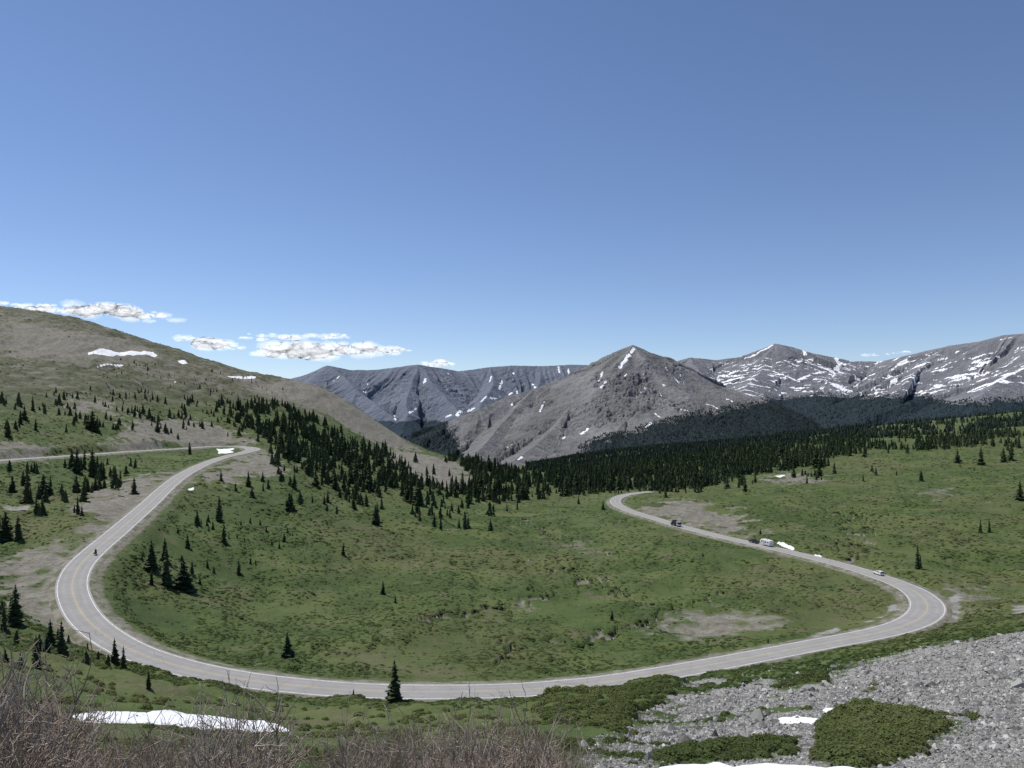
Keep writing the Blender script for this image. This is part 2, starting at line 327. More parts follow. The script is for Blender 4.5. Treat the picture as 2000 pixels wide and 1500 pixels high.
# ------------------------------------------------------------ mountains
def mountmat(name,base1,base2,green,haze,hz,bmp=12):
    m=M(name);na=m.noise(.004,6);nb=m.noise(.02,7,rough=.65);nc=m.noise(.09,4)
    c=m.ramp(nb,[(.32,tuple(v*.82 for v in base1)),(.5,base1),(.68,base2)])
    c=m.mix(m.ramp(na,[(.45,0.),(.6,.5)]),c,green)
    c=m.mix(m.ramp(m.attr('streak'),[(.5,0.),(.75,.7)]),c,tuple(v*1.2 for v in base2))
    c=m.mix(m.ramp(m.attr('streak'),[(.2,.75),(.47,0.)]),c,tuple(v*.55 for v in base1))
    c=m.mix(m.ramp(nc,[(.3,.45),(.5,0.)]),c,tuple(v*.5 for v in base1))
    c=m.mix(m.math('MULTIPLY',m.attr('rib'),.45),c,tuple(v*.55 for v in base1))  # gullies between ribs painted darker, shade put into the rock colour
    c=m.mix(hz,c,haze)  # aerial haze painted into the rock colour
    fo=m.math('ADD',m.attr('forest'),m.math('MULTIPLY',m.math('SUBTRACT',nb,.5),1.1))
    c=m.mix(m.ramp(fo,[(.4,0.),(.6,1.)]),c,(.012+.05*hz,.021+.08*hz,.018+.15*hz))  # forest tone carries the same painted haze, bluer with distance
    sn=m.math('ADD',m.attr('snow'),m.math('MULTIPLY',m.math('SUBTRACT',nb,.5),.9))
    c=m.mix(m.ramp(sn,[(.5,0.),(.56,1.)]),c,(.88,.89,.92))
    m.col(c);m.bump(m.math('ADD',nb,m.math('MULTIPLY',nc,.4)),1.,bmp);return m.m
def mountain(name,u0,u1,nu,D0,D1,nd,ridges,base_z,slope,mat,strokes,tree,snowf,label,seed,ribL=170,ribA=55,frA=22,wrp=45,crA=15):
    U=np.linspace(u0,u1,nu);D=np.linspace(D0,D1,nd);UU,DD=np.meshgrid(U,D);X=UU*DD;Y=DD
    wx=X+fbm(X/520,Y/520,2,seed)*wrp;wy=Y+fbm(X/520,Y/520,2,seed+5)*wrp
    h=np.full(X.shape,-1e9);ds=np.zeros(X.shape);ar=np.zeros(X.shape);L0=0
    for R in ridges:
        sl=slope
        if isinstance(R,tuple): R,sl=R
        P3=[W(*p) for p in R]
        for a,b in zip(P3[:-1],P3[1:]):
            ex,ey=b[0]-a[0],b[1]-a[1];L=math.hypot(ex,ey)
            t=np.clip(((wx-a[0])*ex+(wy-a[1])*ey)/(L*L),0,1)
            d=np.hypot(wx-a[0]-t*ex,wy-a[1]-t*ey)
            hh=a[2]+(b[2]-a[2])*t-sl*d*(1-.00012*np.minimum(d,2500))
            m=hh>h;h=np.where(m,hh,h);ds=np.where(m,d,ds)
            sgn=np.sign((wx-a[0])*ey-(wy-a[1])*ex)
            ang=np.arctan2(wy-a[1]-t*ey,wx-a[0]-t*ex)
            ar=np.where(m,L0+t*L+sgn*3000+ang*60,ar);L0+=L
    n=pn(ar/ribL,ds/(ribL*12)+3,seed+3);n2=pn(ar/(ribL*.38),ds/(ribL*6),seed+4);n3=pn(ar/(ribL*.15),ds/(ribL*3),seed+6)
    rib=(1-np.abs(n)*2.2);rib2=(1-np.abs(n2)*2.2);rib3=(1-np.abs(n3)*2.2)
    amp=np.minimum(ds*.16,ribA)
    fr=1-np.abs(fbm(X/240,Y/240,6,seed+9,.6))*2.6
    fr2=1-np.abs(fbm(X/80,Y/80,5,seed+39,.64))*2.6
    crag=sstep(-.02,.22,fbm(X/450,Y/450,3,seed+50))
    h=h+(rib-.45)*amp*.85+(rib2-.45)*amp*.48+(rib3-.45)*amp*.2+(fr-.4)*np.minimum(2+ds*.04,frA)+(fr2-.4)*(2.+np.minimum(ds*.06,crA)*crag)
    bz=base_z+fbm(X/500,Y/500,4,seed+20)*30
    k=40.;h=np.maximum(h,bz)+k*np.exp(-np.abs(h-bz)/k)*.5
    px=1000+UU*F
    forest=tree(X,Y,h,px)
    sn=snowf(X,Y,h,px,rib2,ds) 
    Zr=h/DD;
    for (pa,pb,w) in strokes:
        ends=[]
        for q in(pa,pb):
            iu=int(np.clip(round(((q[0]-1000)/F-u0)/(u1-u0)*(nu-1)),0,nu-1));s=-(q[1]-800)/F
            col=Zr[:,iu];ok=np.nonzero(col>=s)[0];j=ok[0] if len(ok) else int(np.argmax(col))
            ends.append(np.array([X[j,iu],Y[j,iu],h[j,iu]]))
        a,b=ends;e=b-a;LL=e@e+1e-6
        t=np.clip(((X-a[0])*e[0]+(Y-a[1])*e[1]+(h-a[2])*e[2])/LL,0,1)
        d=np.sqrt((X-a[0]-t*e[0])**2*1.0+(Y-a[1]-t*e[1])**2*.3+(h-a[2]-t*e[2])**2)
        r=w*.42*a[1]/F*(1+fbm(X/30,Y/30,3,77)*1.3)
        sn=np.maximum(sn,sstep(r*1.5,r*.5,d))
    gully_shade=np.clip((.1-rib2)*.8,0,1)*np.clip(ds/200,0,1)
    stk=.5+.5*fbm(ar/22,ds/600,3,seed+60,.6)
    ob=mk(name,np.stack([X,Y,h],-1).reshape(-1,3),gridfaces(nd,nu),mat,attrs=dict(forest=forest,snow=sn,rib=gully_shade,streak=stk))
    struct(ob,label,'mountain')
    return X,Y,h,forest
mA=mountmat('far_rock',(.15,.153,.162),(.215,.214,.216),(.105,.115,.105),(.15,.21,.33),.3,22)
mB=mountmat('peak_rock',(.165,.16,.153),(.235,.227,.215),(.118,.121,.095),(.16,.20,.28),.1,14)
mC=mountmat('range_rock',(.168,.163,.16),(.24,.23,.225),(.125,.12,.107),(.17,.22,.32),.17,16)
rA=[[(480,770,8800),(560,742,8700),(600,730,8600),(645,714,8500),(690,723,8500),(740,722,8500),(815,712,8300),(860,718,8400),(900,725,8500),(960,717,8600),(1000,714,8600),(1060,715,8600),(1120,712,8600),(1180,715,8600),(1260,720,8600),(1400,730,8600)],
 [(645,714,8500),(700,765,7700),(760,812,7100)],[(815,712,8300),(800,760,7700),(790,815,7000)],[(815,712,8300),(870,770,7600),(900,815,7000)],[(960,717,8600),(960,760,7900),(930,810,7200)],[(1060,715,8600),(1050,760,8000),(1010,800,7400)]]
mountain('mountain',-.42,.32,720,6300,9300,330,rA,-330,.62,mA,
 [((830,742),(828,748),7),((900,803),(893,810),9),((925,798),(915,803),8),((800,806),(812,800),6),((1000,768),(960,778),7),((950,775),(940,785),5),((710,765),(714,768),4),((980,745),(975,760),5),((1110,722),(1112,732),4),((1090,718),(1092,728),4),((1010,765),(1012,775),5),((870,815),(880,811),5),((1040,750),(1046,758),4),((770,812),(772,820),5),((960,735),(957,745),4)],
 lambda X,Y,h,px:sstep(-65,-135,h+fbm(X/300,Y/300,3,4)*60)*(px<1000),
 lambda X,Y,h,px,rib,ds:sstep(.3,.5,fbm(X/80,Y/260,3,61))*sstep(.0,-.4,rib)*sstep(0,300,h)*.8,'distant rugged grey mountain range with small snow patches',100,ribL=230,ribA=135,frA=45,wrp=60,crA=30)
rB=[[(870,870,3850),(900,838,3950),(935,800,4100),(990,775,4250),(1040,759,4350),(1100,739,4450),(1160,718,4500),(1200,705,4550),(1222,687,4590),(1237,674,4600),(1252,686,4620),(1275,702,4650),(1310,720,4700),(1360,740,4650),(1420,757,4500),(1500,785,4200)],
 ([(1160,718,4500),(1140,770,4100),(1080,840,3600),(1000,905,3150)],.5),([(1237,674,4600),(1255,740,4250),(1240,800,3800),(1180,870,3300)],.5),([(1310,720,4700),(1350,770,4200),(1330,820,3700)],.5),([(1040,759,4350),(990,820,3900),(930,885,3400)],.55)]
def treeB(X,Y,h,px):
    tl=np.interp(px,[800,870,890,910,930,1060,1085,1110,1160,1260,1340,1450,1520],[800,830,860,900,935,925,905,885,858,836,816,798,783])
    s=-(tl-800)/F*3900
    z=s+fbm(X/160,Y/160,4,8)*50
    return sstep(25,-25,h-z)
XB=mountain('mountain',-.14,.46,800,2850,5300,420,rB,-265,.54,mB,
 [((1238,681),(1232,690),7),((1230,692),(1212,718),9),((1176,728),(1170,745),6),((1187,742),(1174,758),5),((1063,787),(1054,804),5),((1000,868),(955,895),3.5),((1020,893),(1012,899),5),((1103,855),(1100,857),5),((1148,838),(1135,848),7),((1270,828),(1262,834),8),((1325,748),(1318,740),4),((1290,815),(1280,810),4),((1250,765),(1252,768),3),((1380,790),(1400,798),5),((1000,790),(1004,795),4),((1300,718),(1304,724),3),((1330,800),(1345,804),4),((1420,780),(1430,784),4),((1290,770),(1292,774),3),((1225,730),(1220,736),3)],
 treeB,lambda X,Y,h,px,rib,ds:sstep(.3,.5,fbm(X/50,Y/130,3,62))*sstep(.2,-.4,rib)*(px>1250)*.8,'grey pyramid shaped rocky peak with snow couloirs',200,ribL=130,ribA=52,frA=12,wrp=25,crA=22)
rC=[[(1230,735,6600),(1300,712,6500),(1345,698,6400),(1400,703,6400),(1450,697,6400),(1510,671,6300),(1545,678,6300),(1590,690,6200),(1660,706,6100),(1720,706,6000),(1790,690,5700),(1850,676,5400),(1900,668,5200),(1960,655,4900),(2050,648,4700),(2200,640,4500),(2450,640,4300)],
 ([(1510,671,6300),(1490,720,5700),(1450,765,5000)],.42),([(1660,706,6100),(1620,745,5300)],.4),([(1850,676,5400),(1800,720,4900),(1740,770,4400)],.42),([(2050,648,4700),(1990,720,4000),(1900,780,3500)],.42),([(1345,698,6400),(1380,745,5500),(1400,775,5000)],.42)]
def treeC(X,Y,h,px):
    tl=np.interp(px,[1200,1450,1500,1600,1700,1800,1870,2000,2200],[800,800,778,768,776,776,792,785,770])
    z=-(tl-800)/F*4300+fbm(X/200,Y/200,4,18)*45
    return sstep(20,-20,h-z)
def snowC(X,Y,h,px,rib,ds):
    b=fbm(X/130+Y/260,Y/46+X/190,5,63,.55)
    band=sstep(30,140,h)*sstep(520,330,h)*(px>1380)
    return band*sstep(.06,.2,b+.14*np.clip(-rib,-1,1))
XC=mountain('mountain',.16,.98,900,3000,7000,430,rC,-200,.45,mC,
 [((1507,675),(1480,690),5),((1478,692),(1455,700),4),((1569,684),(1573,694),8),((1634,700),(1640,712),9),((1636,716),(1600,728),8),((1595,730),(1560,742),6),((1650,718),(1660,722),5),((1900,765),(1950,745),8),((1950,742),(2005,715),9),((1955,664),(1975,660),4),((1760,745),(1830,720),4),((1700,740),(1740,735),4),((1500,722),(1560,745),4),((1800,770),(1690,772),4),((1850,700),(1790,715),4)],
 treeC,snowC,'wide grey mountain ridge streaked with snow fields',300,ribL=200,ribA=46,frA=16,wrp=45,crA=24)
# plain to the horizon
N=64
me_v=[(60000*math.cos(a*2*math.pi/N),60000*math.sin(a*2*math.pi/N),-480) for a in range(N)]
bm=bmesh.new();bm.faces.new([bm.verts.new(p) for p in me_v]);me=bpy.data.meshes.new('ground');bm.to_mesh(me);bm.free()
gm=M('lowland');gm.col(gm.ramp(gm.noise(.002,5),[(.4,(.03,.045,.03)),(.6,(.07,.08,.06))]));me.materials.append(gm.m)
ob=bpy.data.objects.new('ground',me);COL.objects.link(ob);struct(ob,'dark wooded lowland far below the mountains','ground')
# ------------------------------------------------------------ trees
fm=M('conifer_needles');r=fm.attr('rnd');oi=fm.n('ShaderNodeObjectInfo')
rr=fm.math('FRACT',fm.math('ADD',r,oi.outputs['Random']))
nn=fm.noise(1.1,3)
c1=fm.ramp(rr,[(0.,(.024,.037,.016)),(.6,(.041,.06,.025)),(1.,(.072,.085,.04))])
fm.col(fm.mix(fm.ramp(nn,[(.4,0.),(.7,.6)]),c1,(.085,.105,.045)));NEEDLE=fm.m
bk=M('bark');bk.col(bk.ramp(bk.noise(8,4),[(.3,(.07,.055,.042)),(.7,(.16,.13,.105))]));BARK=bk.m
def conifer_crown(seed,nw=30,R=.17,full=True):
    q=np.random.default_rng(seed);V=[];Fc=[]
    for k in range(nw):
        t=(k+q.uniform(-.3,.3))/nw;z=.05+.93*t
        rad=R*((1-t)**.75)*q.uniform(.65,1.25)+.006
        nb=int(9*(1-t*.5));a0=q.uniform(0,6.28)
        for b in range(nb):
            if q.random()<.14: continue
            a=a0+b*6.283/nb+q.uniform(-.25,.25);rl=rad*q.uniform(.5,1.25)
            ca,sa=math.cos(a),math.sin(a);wd=rl*.38+.004;dr=-rl*q.uniform(.1,.5)
            i=len(V);zz=z+q.uniform(-.01,.01)
            V+= [(0,0,zz+.012),(ca*rl*.55-sa*wd,sa*rl*.55+ca*wd,zz+dr*.6),(ca*rl*.55+sa*wd,sa*rl*.55-ca*wd,zz+dr*.6),(ca*rl,sa*rl,zz+dr*.75),(ca*rl*.6,sa*rl*.6,zz+dr*.3+.006),(ca*rl*.5,sa*rl*.5,zz+dr-.03)]
            Fc+=[(i,i+1,i+4),(i,i+4,i+2),(i+1,i+3,i+4),(i+4,i+3,i+2),(i+1,i+5,i+3),(i+5,i+2,i+3)]
    i=len(V);V+=[(0,0,1.0)]
    for a in range(5): V.append((.012*math.cos(a*1.257),.012*math.sin(a*1.257),.9))
    for a in range(5): Fc.append((i,i+1+a,i+1+(a+1)%5))
    i=len(V);V.append((0,0,.88))
    for a in range(6): V.append((R*.38*math.cos(a*1.047),R*.38*math.sin(a*1.047),.07))
    for a in range(6): Fc.append((i,i+1+a,i+1+(a+1)%6))
    return np.array(V),np.array(Fc)
def conifer_mid(seed,nl=6,ns=7,R=.17):
    q=np.random.default_rng(seed);V=[];Fc=[]
    for k in range(nl):
        t=k/nl;zt=min(1,.08+.92*(t+1.9/nl));zb=.04+.92*t
        i=len(V);V.append((0,0,zt));rad=R*(1-t)**.8
        for a in range(ns*2):
            an=a*math.pi/ns+k*.6;rr_=rad*(1.15 if a%2==0 else .6)*q.uniform(.6,1.3)
            V.append((rr_*math.cos(an),rr_*math.sin(an),zb+q.uniform(-.02,.02)+(0 if a%2==0 else .03)))
        for a in range(ns*2): Fc.append((i,i+1+a,i+1+(a+1)%(ns*2)))
    return np.array(V),np.array(Fc)
def trunk_mesh():
    V=[];Fc=[];n=7
    for k,(z,r_) in enumerate([(-.03,.022),(0,.017),(.3,.012),(.7,.006),(.97,.002)]):
        for a in range(n): V.append((r_*math.cos(a*6.283/n),r_*math.sin(a*6.283/n),z))
    for k in range(4):
        for a in range(n): Fc.append((k*n+a,k*n+(a+1)%n,(k+1)*n+(a+1)%n,(k+1)*n+a))
    return np.array(V),np.array(Fc)
def merge(variants,P,S,R,idx,extra=None):
    Vs=[];Fs=[];As=[];off=0
    rn=rng.random(len(P))
    for k,(V,Fc) in enumerate(variants):
        m=np.nonzero(idx==k)[0]
        if not len(m): continue
        c=np.cos(R[m])[:,None];s=np.sin(R[m])[:,None]
        x=V[None,:,0]*S[m,0:1];y=V[None,:,1]*S[m,1:2];z=V[None,:,2]*S[m,2:3]
        VV=np.stack([x*c-y*s+P[m,0:1],x*s+y*c+P[m,1:2],z+P[m,2:3]],-1)
        FF=Fc[None]+(np.arange(len(m))*len(V))[:,None,None]+off
        Vs.append(VV.reshape(-1,3));Fs.append(FF.reshape(-1,Fc.shape[1]));As.append(np.repeat(rn[m],len(V)));off+=len(m)*len(V)
    return np.concatenate(Vs),np.concatenate(Fs),np.concatenate(As)
T=[] # x,y,h,w
def tree_px(px,py,hp,wf=1.):
    x,y=hit(px,py);T.append((x,y,hp*y/F,wf,2.))
for a in [(770,1378,85,1.45),(561,1291,56,1.3),(241,1312,52,.8),(30,1232,85,1.2),(8,1240,60),(120,1288,75),(98,1270,55),(290,1350,40),(170,1270,25),(295,1118,62,1.3),(325,1150,78,1.1),(358,1156,62,1.5),(296,1148,32),(322,1100,45),(375,1128,30,1.3),(370,1152,22),(390,1146,18),(366,1070,30),(437,1063,42),(428,1018,50),(385,1028,32),(405,1110,20),(565,998,35,1.3),(670,1090,25),(466,1122,30),(748,1162,30),(772,1178,18),(733,1025,42,1.4),(848,1038,32),(861,1042,28),(896,1035,22),(908,1040,35),(914,1032,28),(958,1040,25,1.3),(555,1062,20),(545,1072,16),(531,1066,14),(508,1020,14),(820,1026,18),(432,942,25),(485,952,32),(492,975,25),(513,945,20),(460,962,20),(371,892,26),(1792,1112,54,.62),(1797,1110,30,.7),(1915,1040,30,.7),(1932,1040,28,.7),(1992,980,42),(1455,962,26),(1485,1045,12),(1916,910,38),(1960,905,30),(1975,903,40),(1870,905,30),
 (150,930,52),(165,920,40),(180,935,60),(140,920,45),(225,948,40,1.5),(235,945,30),(262,965,34),(85,980,46,1.4),(98,978,40),(75,975,30),(45,950,35),(160,1012,22),(145,1005,18),(10,1055,60,1.4),(35,1060,50,1.3),(0,1050,40),(180,840,42,1.4),(190,845,36),(172,838,30),(230,840,20),(15,855,38),(40,830,28),(70,845,24),(48,820,30),(1195,1218,22),(1178,998,20),(990,1000,18),(633,985,22),(640,980,26),(690,995,30),(610,985,18),(1475,945,22),(1550,935,30),(1600,930,32),(1630,925,25),(1130,985,18),(1300,975,24),(1320,962,20),(690,1375,14),(1373,1090,10),(1195,1240,10),(1010,995,20),(1500,1262,14)]:
    tree_px(*a)
def inpoly(pl,N,hmin,hmax,clump=0,prio=0):
    P=np.array([hit(*p) for p in pl]);x0,y0=P.min(0);x1,y1=P.max(0);k=0;tries=0
    while k<N and tries<40:
        tries+=1
        x=rng.uniform(x0,x1,4000);y=rng.uniform(y0,y1,4000)
        m=polymask(pl,x,y,1. if prio!=3 else 18.)>rng.random(4000)
        if clump: m&=(fbm(x/clump,y/clump,3,55)>rng.uniform(-.1,.35,4000))
        if prio==3: m&=polymask(DIRT[4][0],x,y,10)<rng.uniform(.1,1.02,4000)
        rd=roadinfo(x,y);m&=(rd[0]>rd[2]+7)
        for a,b in zip(x[m],y[m]):
            if k>=N: break
            g=math.exp(rng.normal(0,.45));T.append((a,b,min(hmax*1.3,max(hmin,hmin+(hmax-hmin)*.5*g)),1.,0 if prio==3 else prio));k+=1
inpoly([(455,790),(540,792),(640,830),(720,880),(830,893),(930,907),(1060,935),(1075,965),(1040,985),(980,990),(880,985),(780,990),(700,985),(640,950),(560,915),(530,870),(470,830)],1400,3,14,22,3)
inpoly([(-50,770),(200,765),(460,765),(560,800),(520,850),(200,845),(-50,850)],220,2,10,30)
inpoly([(-50,915),(200,905),(290,905),(200,990),(100,1050),(-50,1060)],60,3,10,25)
inpoly([(560,900),(800,980),(1000,1000),(900,1020),(600,1000),(500,960)],90,2.,9,30)
inpoly([(230,1060),(420,1000),(600,1040),(560,1100),(250,1120)],30,1.2,4,20)
inpoly([(-50,1180),(80,1230),(230,1300),(150,1330),(-50,1300)],24,1.2,4,0)
inpoly([(200,690),(560,750),(560,780),(200,770)],80,1.5,5,50)
RF=[(1065,935),(1100,975),(1190,962),(1300,962),(1400,950),(1480,930),(1600,918),(1700,895),(1800,885),(1900,890),(2100,880),(2150,810),(1990,815),(1850,825),(1650,840),(1450,862),(1250,893),(1080,910)]
inpoly(RF,12000,5,15,0)
inpoly([(1080,965),(1190,968),(1400,965),(1600,940),(1600,925),(1400,945),(1190,955)],120,2,8,25)
inpoly([(1450,960),(1700,915),(2050,915),(2050,945),(1700,940)],60,2,9,40)
k_=10000;uf=rng.uniform(.02,.8,k_);df_=np.sqrt(rng.uniform(1100**2,2950**2,k_))
for a,b in zip(uf*df_,df_): T.append((a,b,rng.uniform(8,15),1.,1.))
T=np.array(T);
TX,TY,TH=T[:,0],T[:,1],T[:,2]
pxs=1000+TX/TY*F
right=((T[:,4]==0)|(T[:,4]==1))&(pxs>1380)&(TY>520)&(TY<2500)
clr=fbm(TX/70,TY/140,4,91)
kill=right&(clr>-.12+.45*sstep(1750,1380,pxs))&(rng.random(len(T))<.96)
T=T[~kill];print('trees',len(T))
TZ=height(T[:,0],T[:,1])
pxs=1000+T[:,0]/T[:,1]*F;score=T[:,2]/T[:,1]+(T[:,4]>1)*.2
score=np.where((pxs>-20)&(pxs<2020),score,-1)
order=np.argsort(-score);big=order[:300];rest=order[300:]
hi=[conifer_crown(s,30 if s%2 else 24,.15+.025*(s%3)) for s in range(8)]
crown_me=[mk('crown',V,Fc,NEEDLE,False,dict(rnd=np.full(len(V),.5)),False) for V,Fc in hi]
tv,tf=trunk_mesh();trunk_me=mk('trunk',tv,tf,BARK,True,None,False)
one_me=[]
for (V,Fc) in hi:
    quad=np.array([(f[0],f[1],f[2]) for f in tf]+[(f[0],f[2],f[3]) for f in tf])+len(V)
    me=mk('pine_tree',np.concatenate([V,tv]),np.concatenate([Fc,quad]),NEEDLE,False,dict(rnd=np.full(len(V)+len(tv),.3)),False)
    me.materials.append(BARK);mi=np.zeros(len(Fc)+len(quad),np.int32);mi[len(Fc):]=1;me.polygons.foreach_set('material_index',mi);one_me.append(me)
for c,i in enumerate(big):
    x,y,h,wf,_=T[i];z=TZ[i]-.1;v=random.randrange(8);rz=random.uniform(0,6.28);wd=h*random.uniform(.95,1.4)*wf
    if h<3: lab='small dark green conifer sapling on the scrubby slope'
    elif y<300: lab='dark green spruce standing alone in willow scrub'
    else: lab='dark green spruce at the edge of the forest'
    if c<60:
        e=bpy.data.objects.new('pine_tree',None);e.empty_display_size=.5;COL.objects.link(e);e.location=(x,y,z);e.rotation_euler=(0,0,rz);e.scale=(wd,wd,h)
        for nm,me in(('trunk',trunk_me),('crown',crown_me[v])):
            o=bpy.data.objects.new(nm,me);COL.objects.link(o);o.parent=e
    else:
        e=bpy.data.objects.new('pine_tree',one_me[v]);COL.objects.link(e);e.location=(x,y,z);e.rotation_euler=(random.uniform(-.04,.04),random.uniform(-.04,.04),rz);e.scale=(wd,wd,h)
    e['label']=lab;e['category']='tree';e['group']='conifers scattered over the basin'
mid=[conifer_mid(s,6,6,.16+.02*(s%3)) for s in range(5)]
small=[conifer_mid(s+40,3,4,.19) for s in range(4)]
def forest(idx,vs,label,mat):
    h=T[idx,2];wd=h*rng.uniform(.9,1.5,len(idx))
    V,Fc,Aa=merge(vs,np.stack([T[idx,0],T[idx,1],TZ[idx]-.2],1),np.stack([wd,wd,h],1),rng.uniform(0,6.28,len(idx)),rng.integers(0,len(vs),len(idx)))
    ob=mk('forest',V,Fc,mat,False,dict(rnd=Aa));ob['kind']='stuff';ob['label']=label;ob['category']='forest'
ff=M('far_conifers');ff.col(ff.mix(.05,ff.ramp(ff.attr('rnd'),[(0.,(.010,.019,.015)),(1.,(.017,.026,.021))]),(.07,.12,.19)))  # blue distance haze mixed into the needle colour
f2=M('mid_conifers');f2.col(f2.mix(.06,f2.ramp(f2.attr('rnd'),[(0.,(.022,.034,.018)),(1.,(.047,.06,.032))]),(.08,.12,.16)))  # slight blue haze mixed into the needle colour here as well
forest(rest[T[rest,1]<1150],mid,'dense dark green conifer forest filling the valley',NEEDLE)
forest(rest[T[rest,1]>=1150],small,'dark conifer forest on the far side of the valley',f2.m)
far=[conifer_mid(s+20,2,3,.2) for s in range(3)]
PS=[]
for (Xm,Ym,hm,fo),N in ((XB,20000),(XC,16000)):
    m=np.nonzero((fo.ravel()>.5)&(Ym.ravel()<5600))[0]
    k=rng.choice(m,min(N,len(m)),replace=False)
    PS.append(np.stack([Xm.ravel()[k]+rng.uniform(-3,3,len(k)),Ym.ravel()[k]+rng.uniform(-3,3,len(k)),hm.ravel()[k]-2],1))
    m=np.nonzero((fo.ravel()>.02)&(fo.ravel()<.5)&(Ym.ravel()<5600))[0];k=rng.choice(m,min(2200,len(m)),replace=False)
    PS.append(np.stack([Xm.ravel()[k],Ym.ravel()[k],hm.ravel()[k]-2],1))
PS=np.concatenate(PS);h=rng.uniform(7,13,len(PS))
V,Fc,Aa=merge(far,PS,np.stack([h*1.3,h*1.3,h],1),rng.uniform(0,6,len(PS)),rng.integers(0,3,len(PS)))
ob=mk('forest',V,Fc,ff.m,True,dict(rnd=Aa));ob['kind']='stuff';ob['label']='far off dark forest on the lower mountain slopes';ob['category']='forest'
# ------------------------------------------------------------ willow scrub (leafy lumps)
def leafblob(seed,n=34,flat=.75):
    q=np.random.default_rng(seed);V=[];Fc=[]
    for k in range(n):
        th=q.uniform(0,6.283);ph=q.uniform(0,1);r_=.5*q.uniform(.75,1.05);cz=ph;sr=math.sqrt(max(0,1-cz*cz))
        c=np.array([r_*sr*math.cos(th),r_*sr*math.sin(th),r_*cz*flat*1.3])
        d=c/np.linalg.norm(c)+q.normal(0,.3,3);d/=np.linalg.norm(d)
        a=np.cross(d,[.3,.1,1]);a/=np.linalg.norm(a);b=np.cross(d,a);s=q.uniform(.13,.25)*(34/n)**.5
        i=len(V);V+=[c-a*s,c+b*s*.8,c+a*s,c-b*s*.8];Fc+=[(i,i+1,i+2),(i,i+2,i+3)]
    return np.array(V),np.array(Fc)
def leafmat(name,k,ol=0.):
    sm=M(name);r=sm.attr('rnd');g=lambda *c:((c[0]*(1+ol))*k,c[1]*k,c[2]*(1+ol)*k)
    cc=sm.ramp(r,[(0.,g(.059,.087,.024)),(.5,g(.068,.098,.028)),(.85,g(.08,.109,.033)),(1.,g(.104,.124,.05))])
    cc=sm.mix(sm.ramp(sm.noise(.05,4),[(.42,0.),(.62,.5)]),cc,g(.098,.117,.041))
    cc=sm.mix(sm.ramp(sm.noise(.03,4),[(.36,.75),(.5,0.)]),cc,g(.044,.069,.02))
    cc=sm.mix(sm.ramp(sm.noise(.011,4),[(.48,0.),(.62,.5)]),cc,g(.118,.119,.053));sm.col(cc)
    tl=sm.n('ShaderNodeBsdfTranslucent');sm.l(cc,tl.inputs[0]);mx=sm.n('ShaderNodeMixShader');mx.inputs[0].default_value=.35
    sm.l(sm.b.outputs[0],mx.inputs[1]);sm.l(tl.outputs[0],mx.inputs[2]);sm.l(mx.outputs[0],sm.o.inputs[0]);return sm.m
LEAF=leafmat('willow_leaves',1.);LEAF2=leafmat('near_willow_leaves',1.45,.15)
N=125000
uu=rng.uniform(-.85,.85,N);dd=np.exp(rng.uniform(math.log(118),math.log(1150),N))
x=uu*dd;y=dd
z,s_,d_,sn_,w_,h_,rd_=height(x,y,True)
hp=h_*(fbm(x/35,y/60,4,57)>.08)*(rng.random(N)<.8)
keep=((rng.random(N)<(w_*.95+.03))|(hp>.3))&(d_<.4)&(s_<.3)&(sn_<.2)&(rd_>2.8)&(rng.random(N)<.9)
x,y,z,h_=x[keep],y[keep],z[keep],h_[keep];n=len(x);s=rng.uniform(.5,1.2,n)*(1+.35*(y>300)+.5*(y>650))*(1-.1*h_)
V,Fc,Aa=merge([leafblob(i,14) for i in range(5)],np.stack([x,y,z-.28*s],1),np.stack([s*1.6,s*1.6,s*.65],1),rng.uniform(0,6,n),rng.integers(0,5,n))
ob=mk('willow_scrub',V,Fc,LEAF,False,dict(rnd=Aa));ob['kind']='stuff';ob['label']='low green willow scrub covering the basin floor';ob['category']='shrubs'
N=20000;uu=rng.uniform(-.85,.85,N);dd=np.exp(rng.uniform(math.log(24),math.log(135),N));x=uu*dd;y=dd
z,s_,d_,sn_,w_,h_,rd_=height(x,y,True);g=np.zeros(N)
for p in GREENF: g=np.maximum(g,polymask(p,x,y,1.))
nz=fbm(x/9,y/9,3,99)
keep=(((g>rng.uniform(.3,.9,N))&(rng.random(N)<.8))|((nz>.05)&(s_<.35)&(rng.random(N)<.35))|((s_>.2)&(nz>.35)&(rng.random(N)<.3)))&(sn_<.2)&(rd_>3.5)
x,y,z,g=x[keep],y[keep],z[keep],g[keep];n=len(x);s=rng.uniform(.4,1.5,n)*np.clip(y/70,.55,1)*(1+.45*g)
V,Fc,Aa=merge([leafblob(i+9,260) for i in range(4)],np.stack([x,y,z-.15*s],1),np.stack([s*1.1,s*1.1,s*1.0],1),rng.uniform(0,6,n),rng.integers(0,4,n))
ob=mk('willow_scrub',V,Fc,LEAF2,False,dict(rnd=Aa));ob['kind']='stuff';ob['label']='leafy green willow clumps on the scree slope';ob['category']='shrubs'
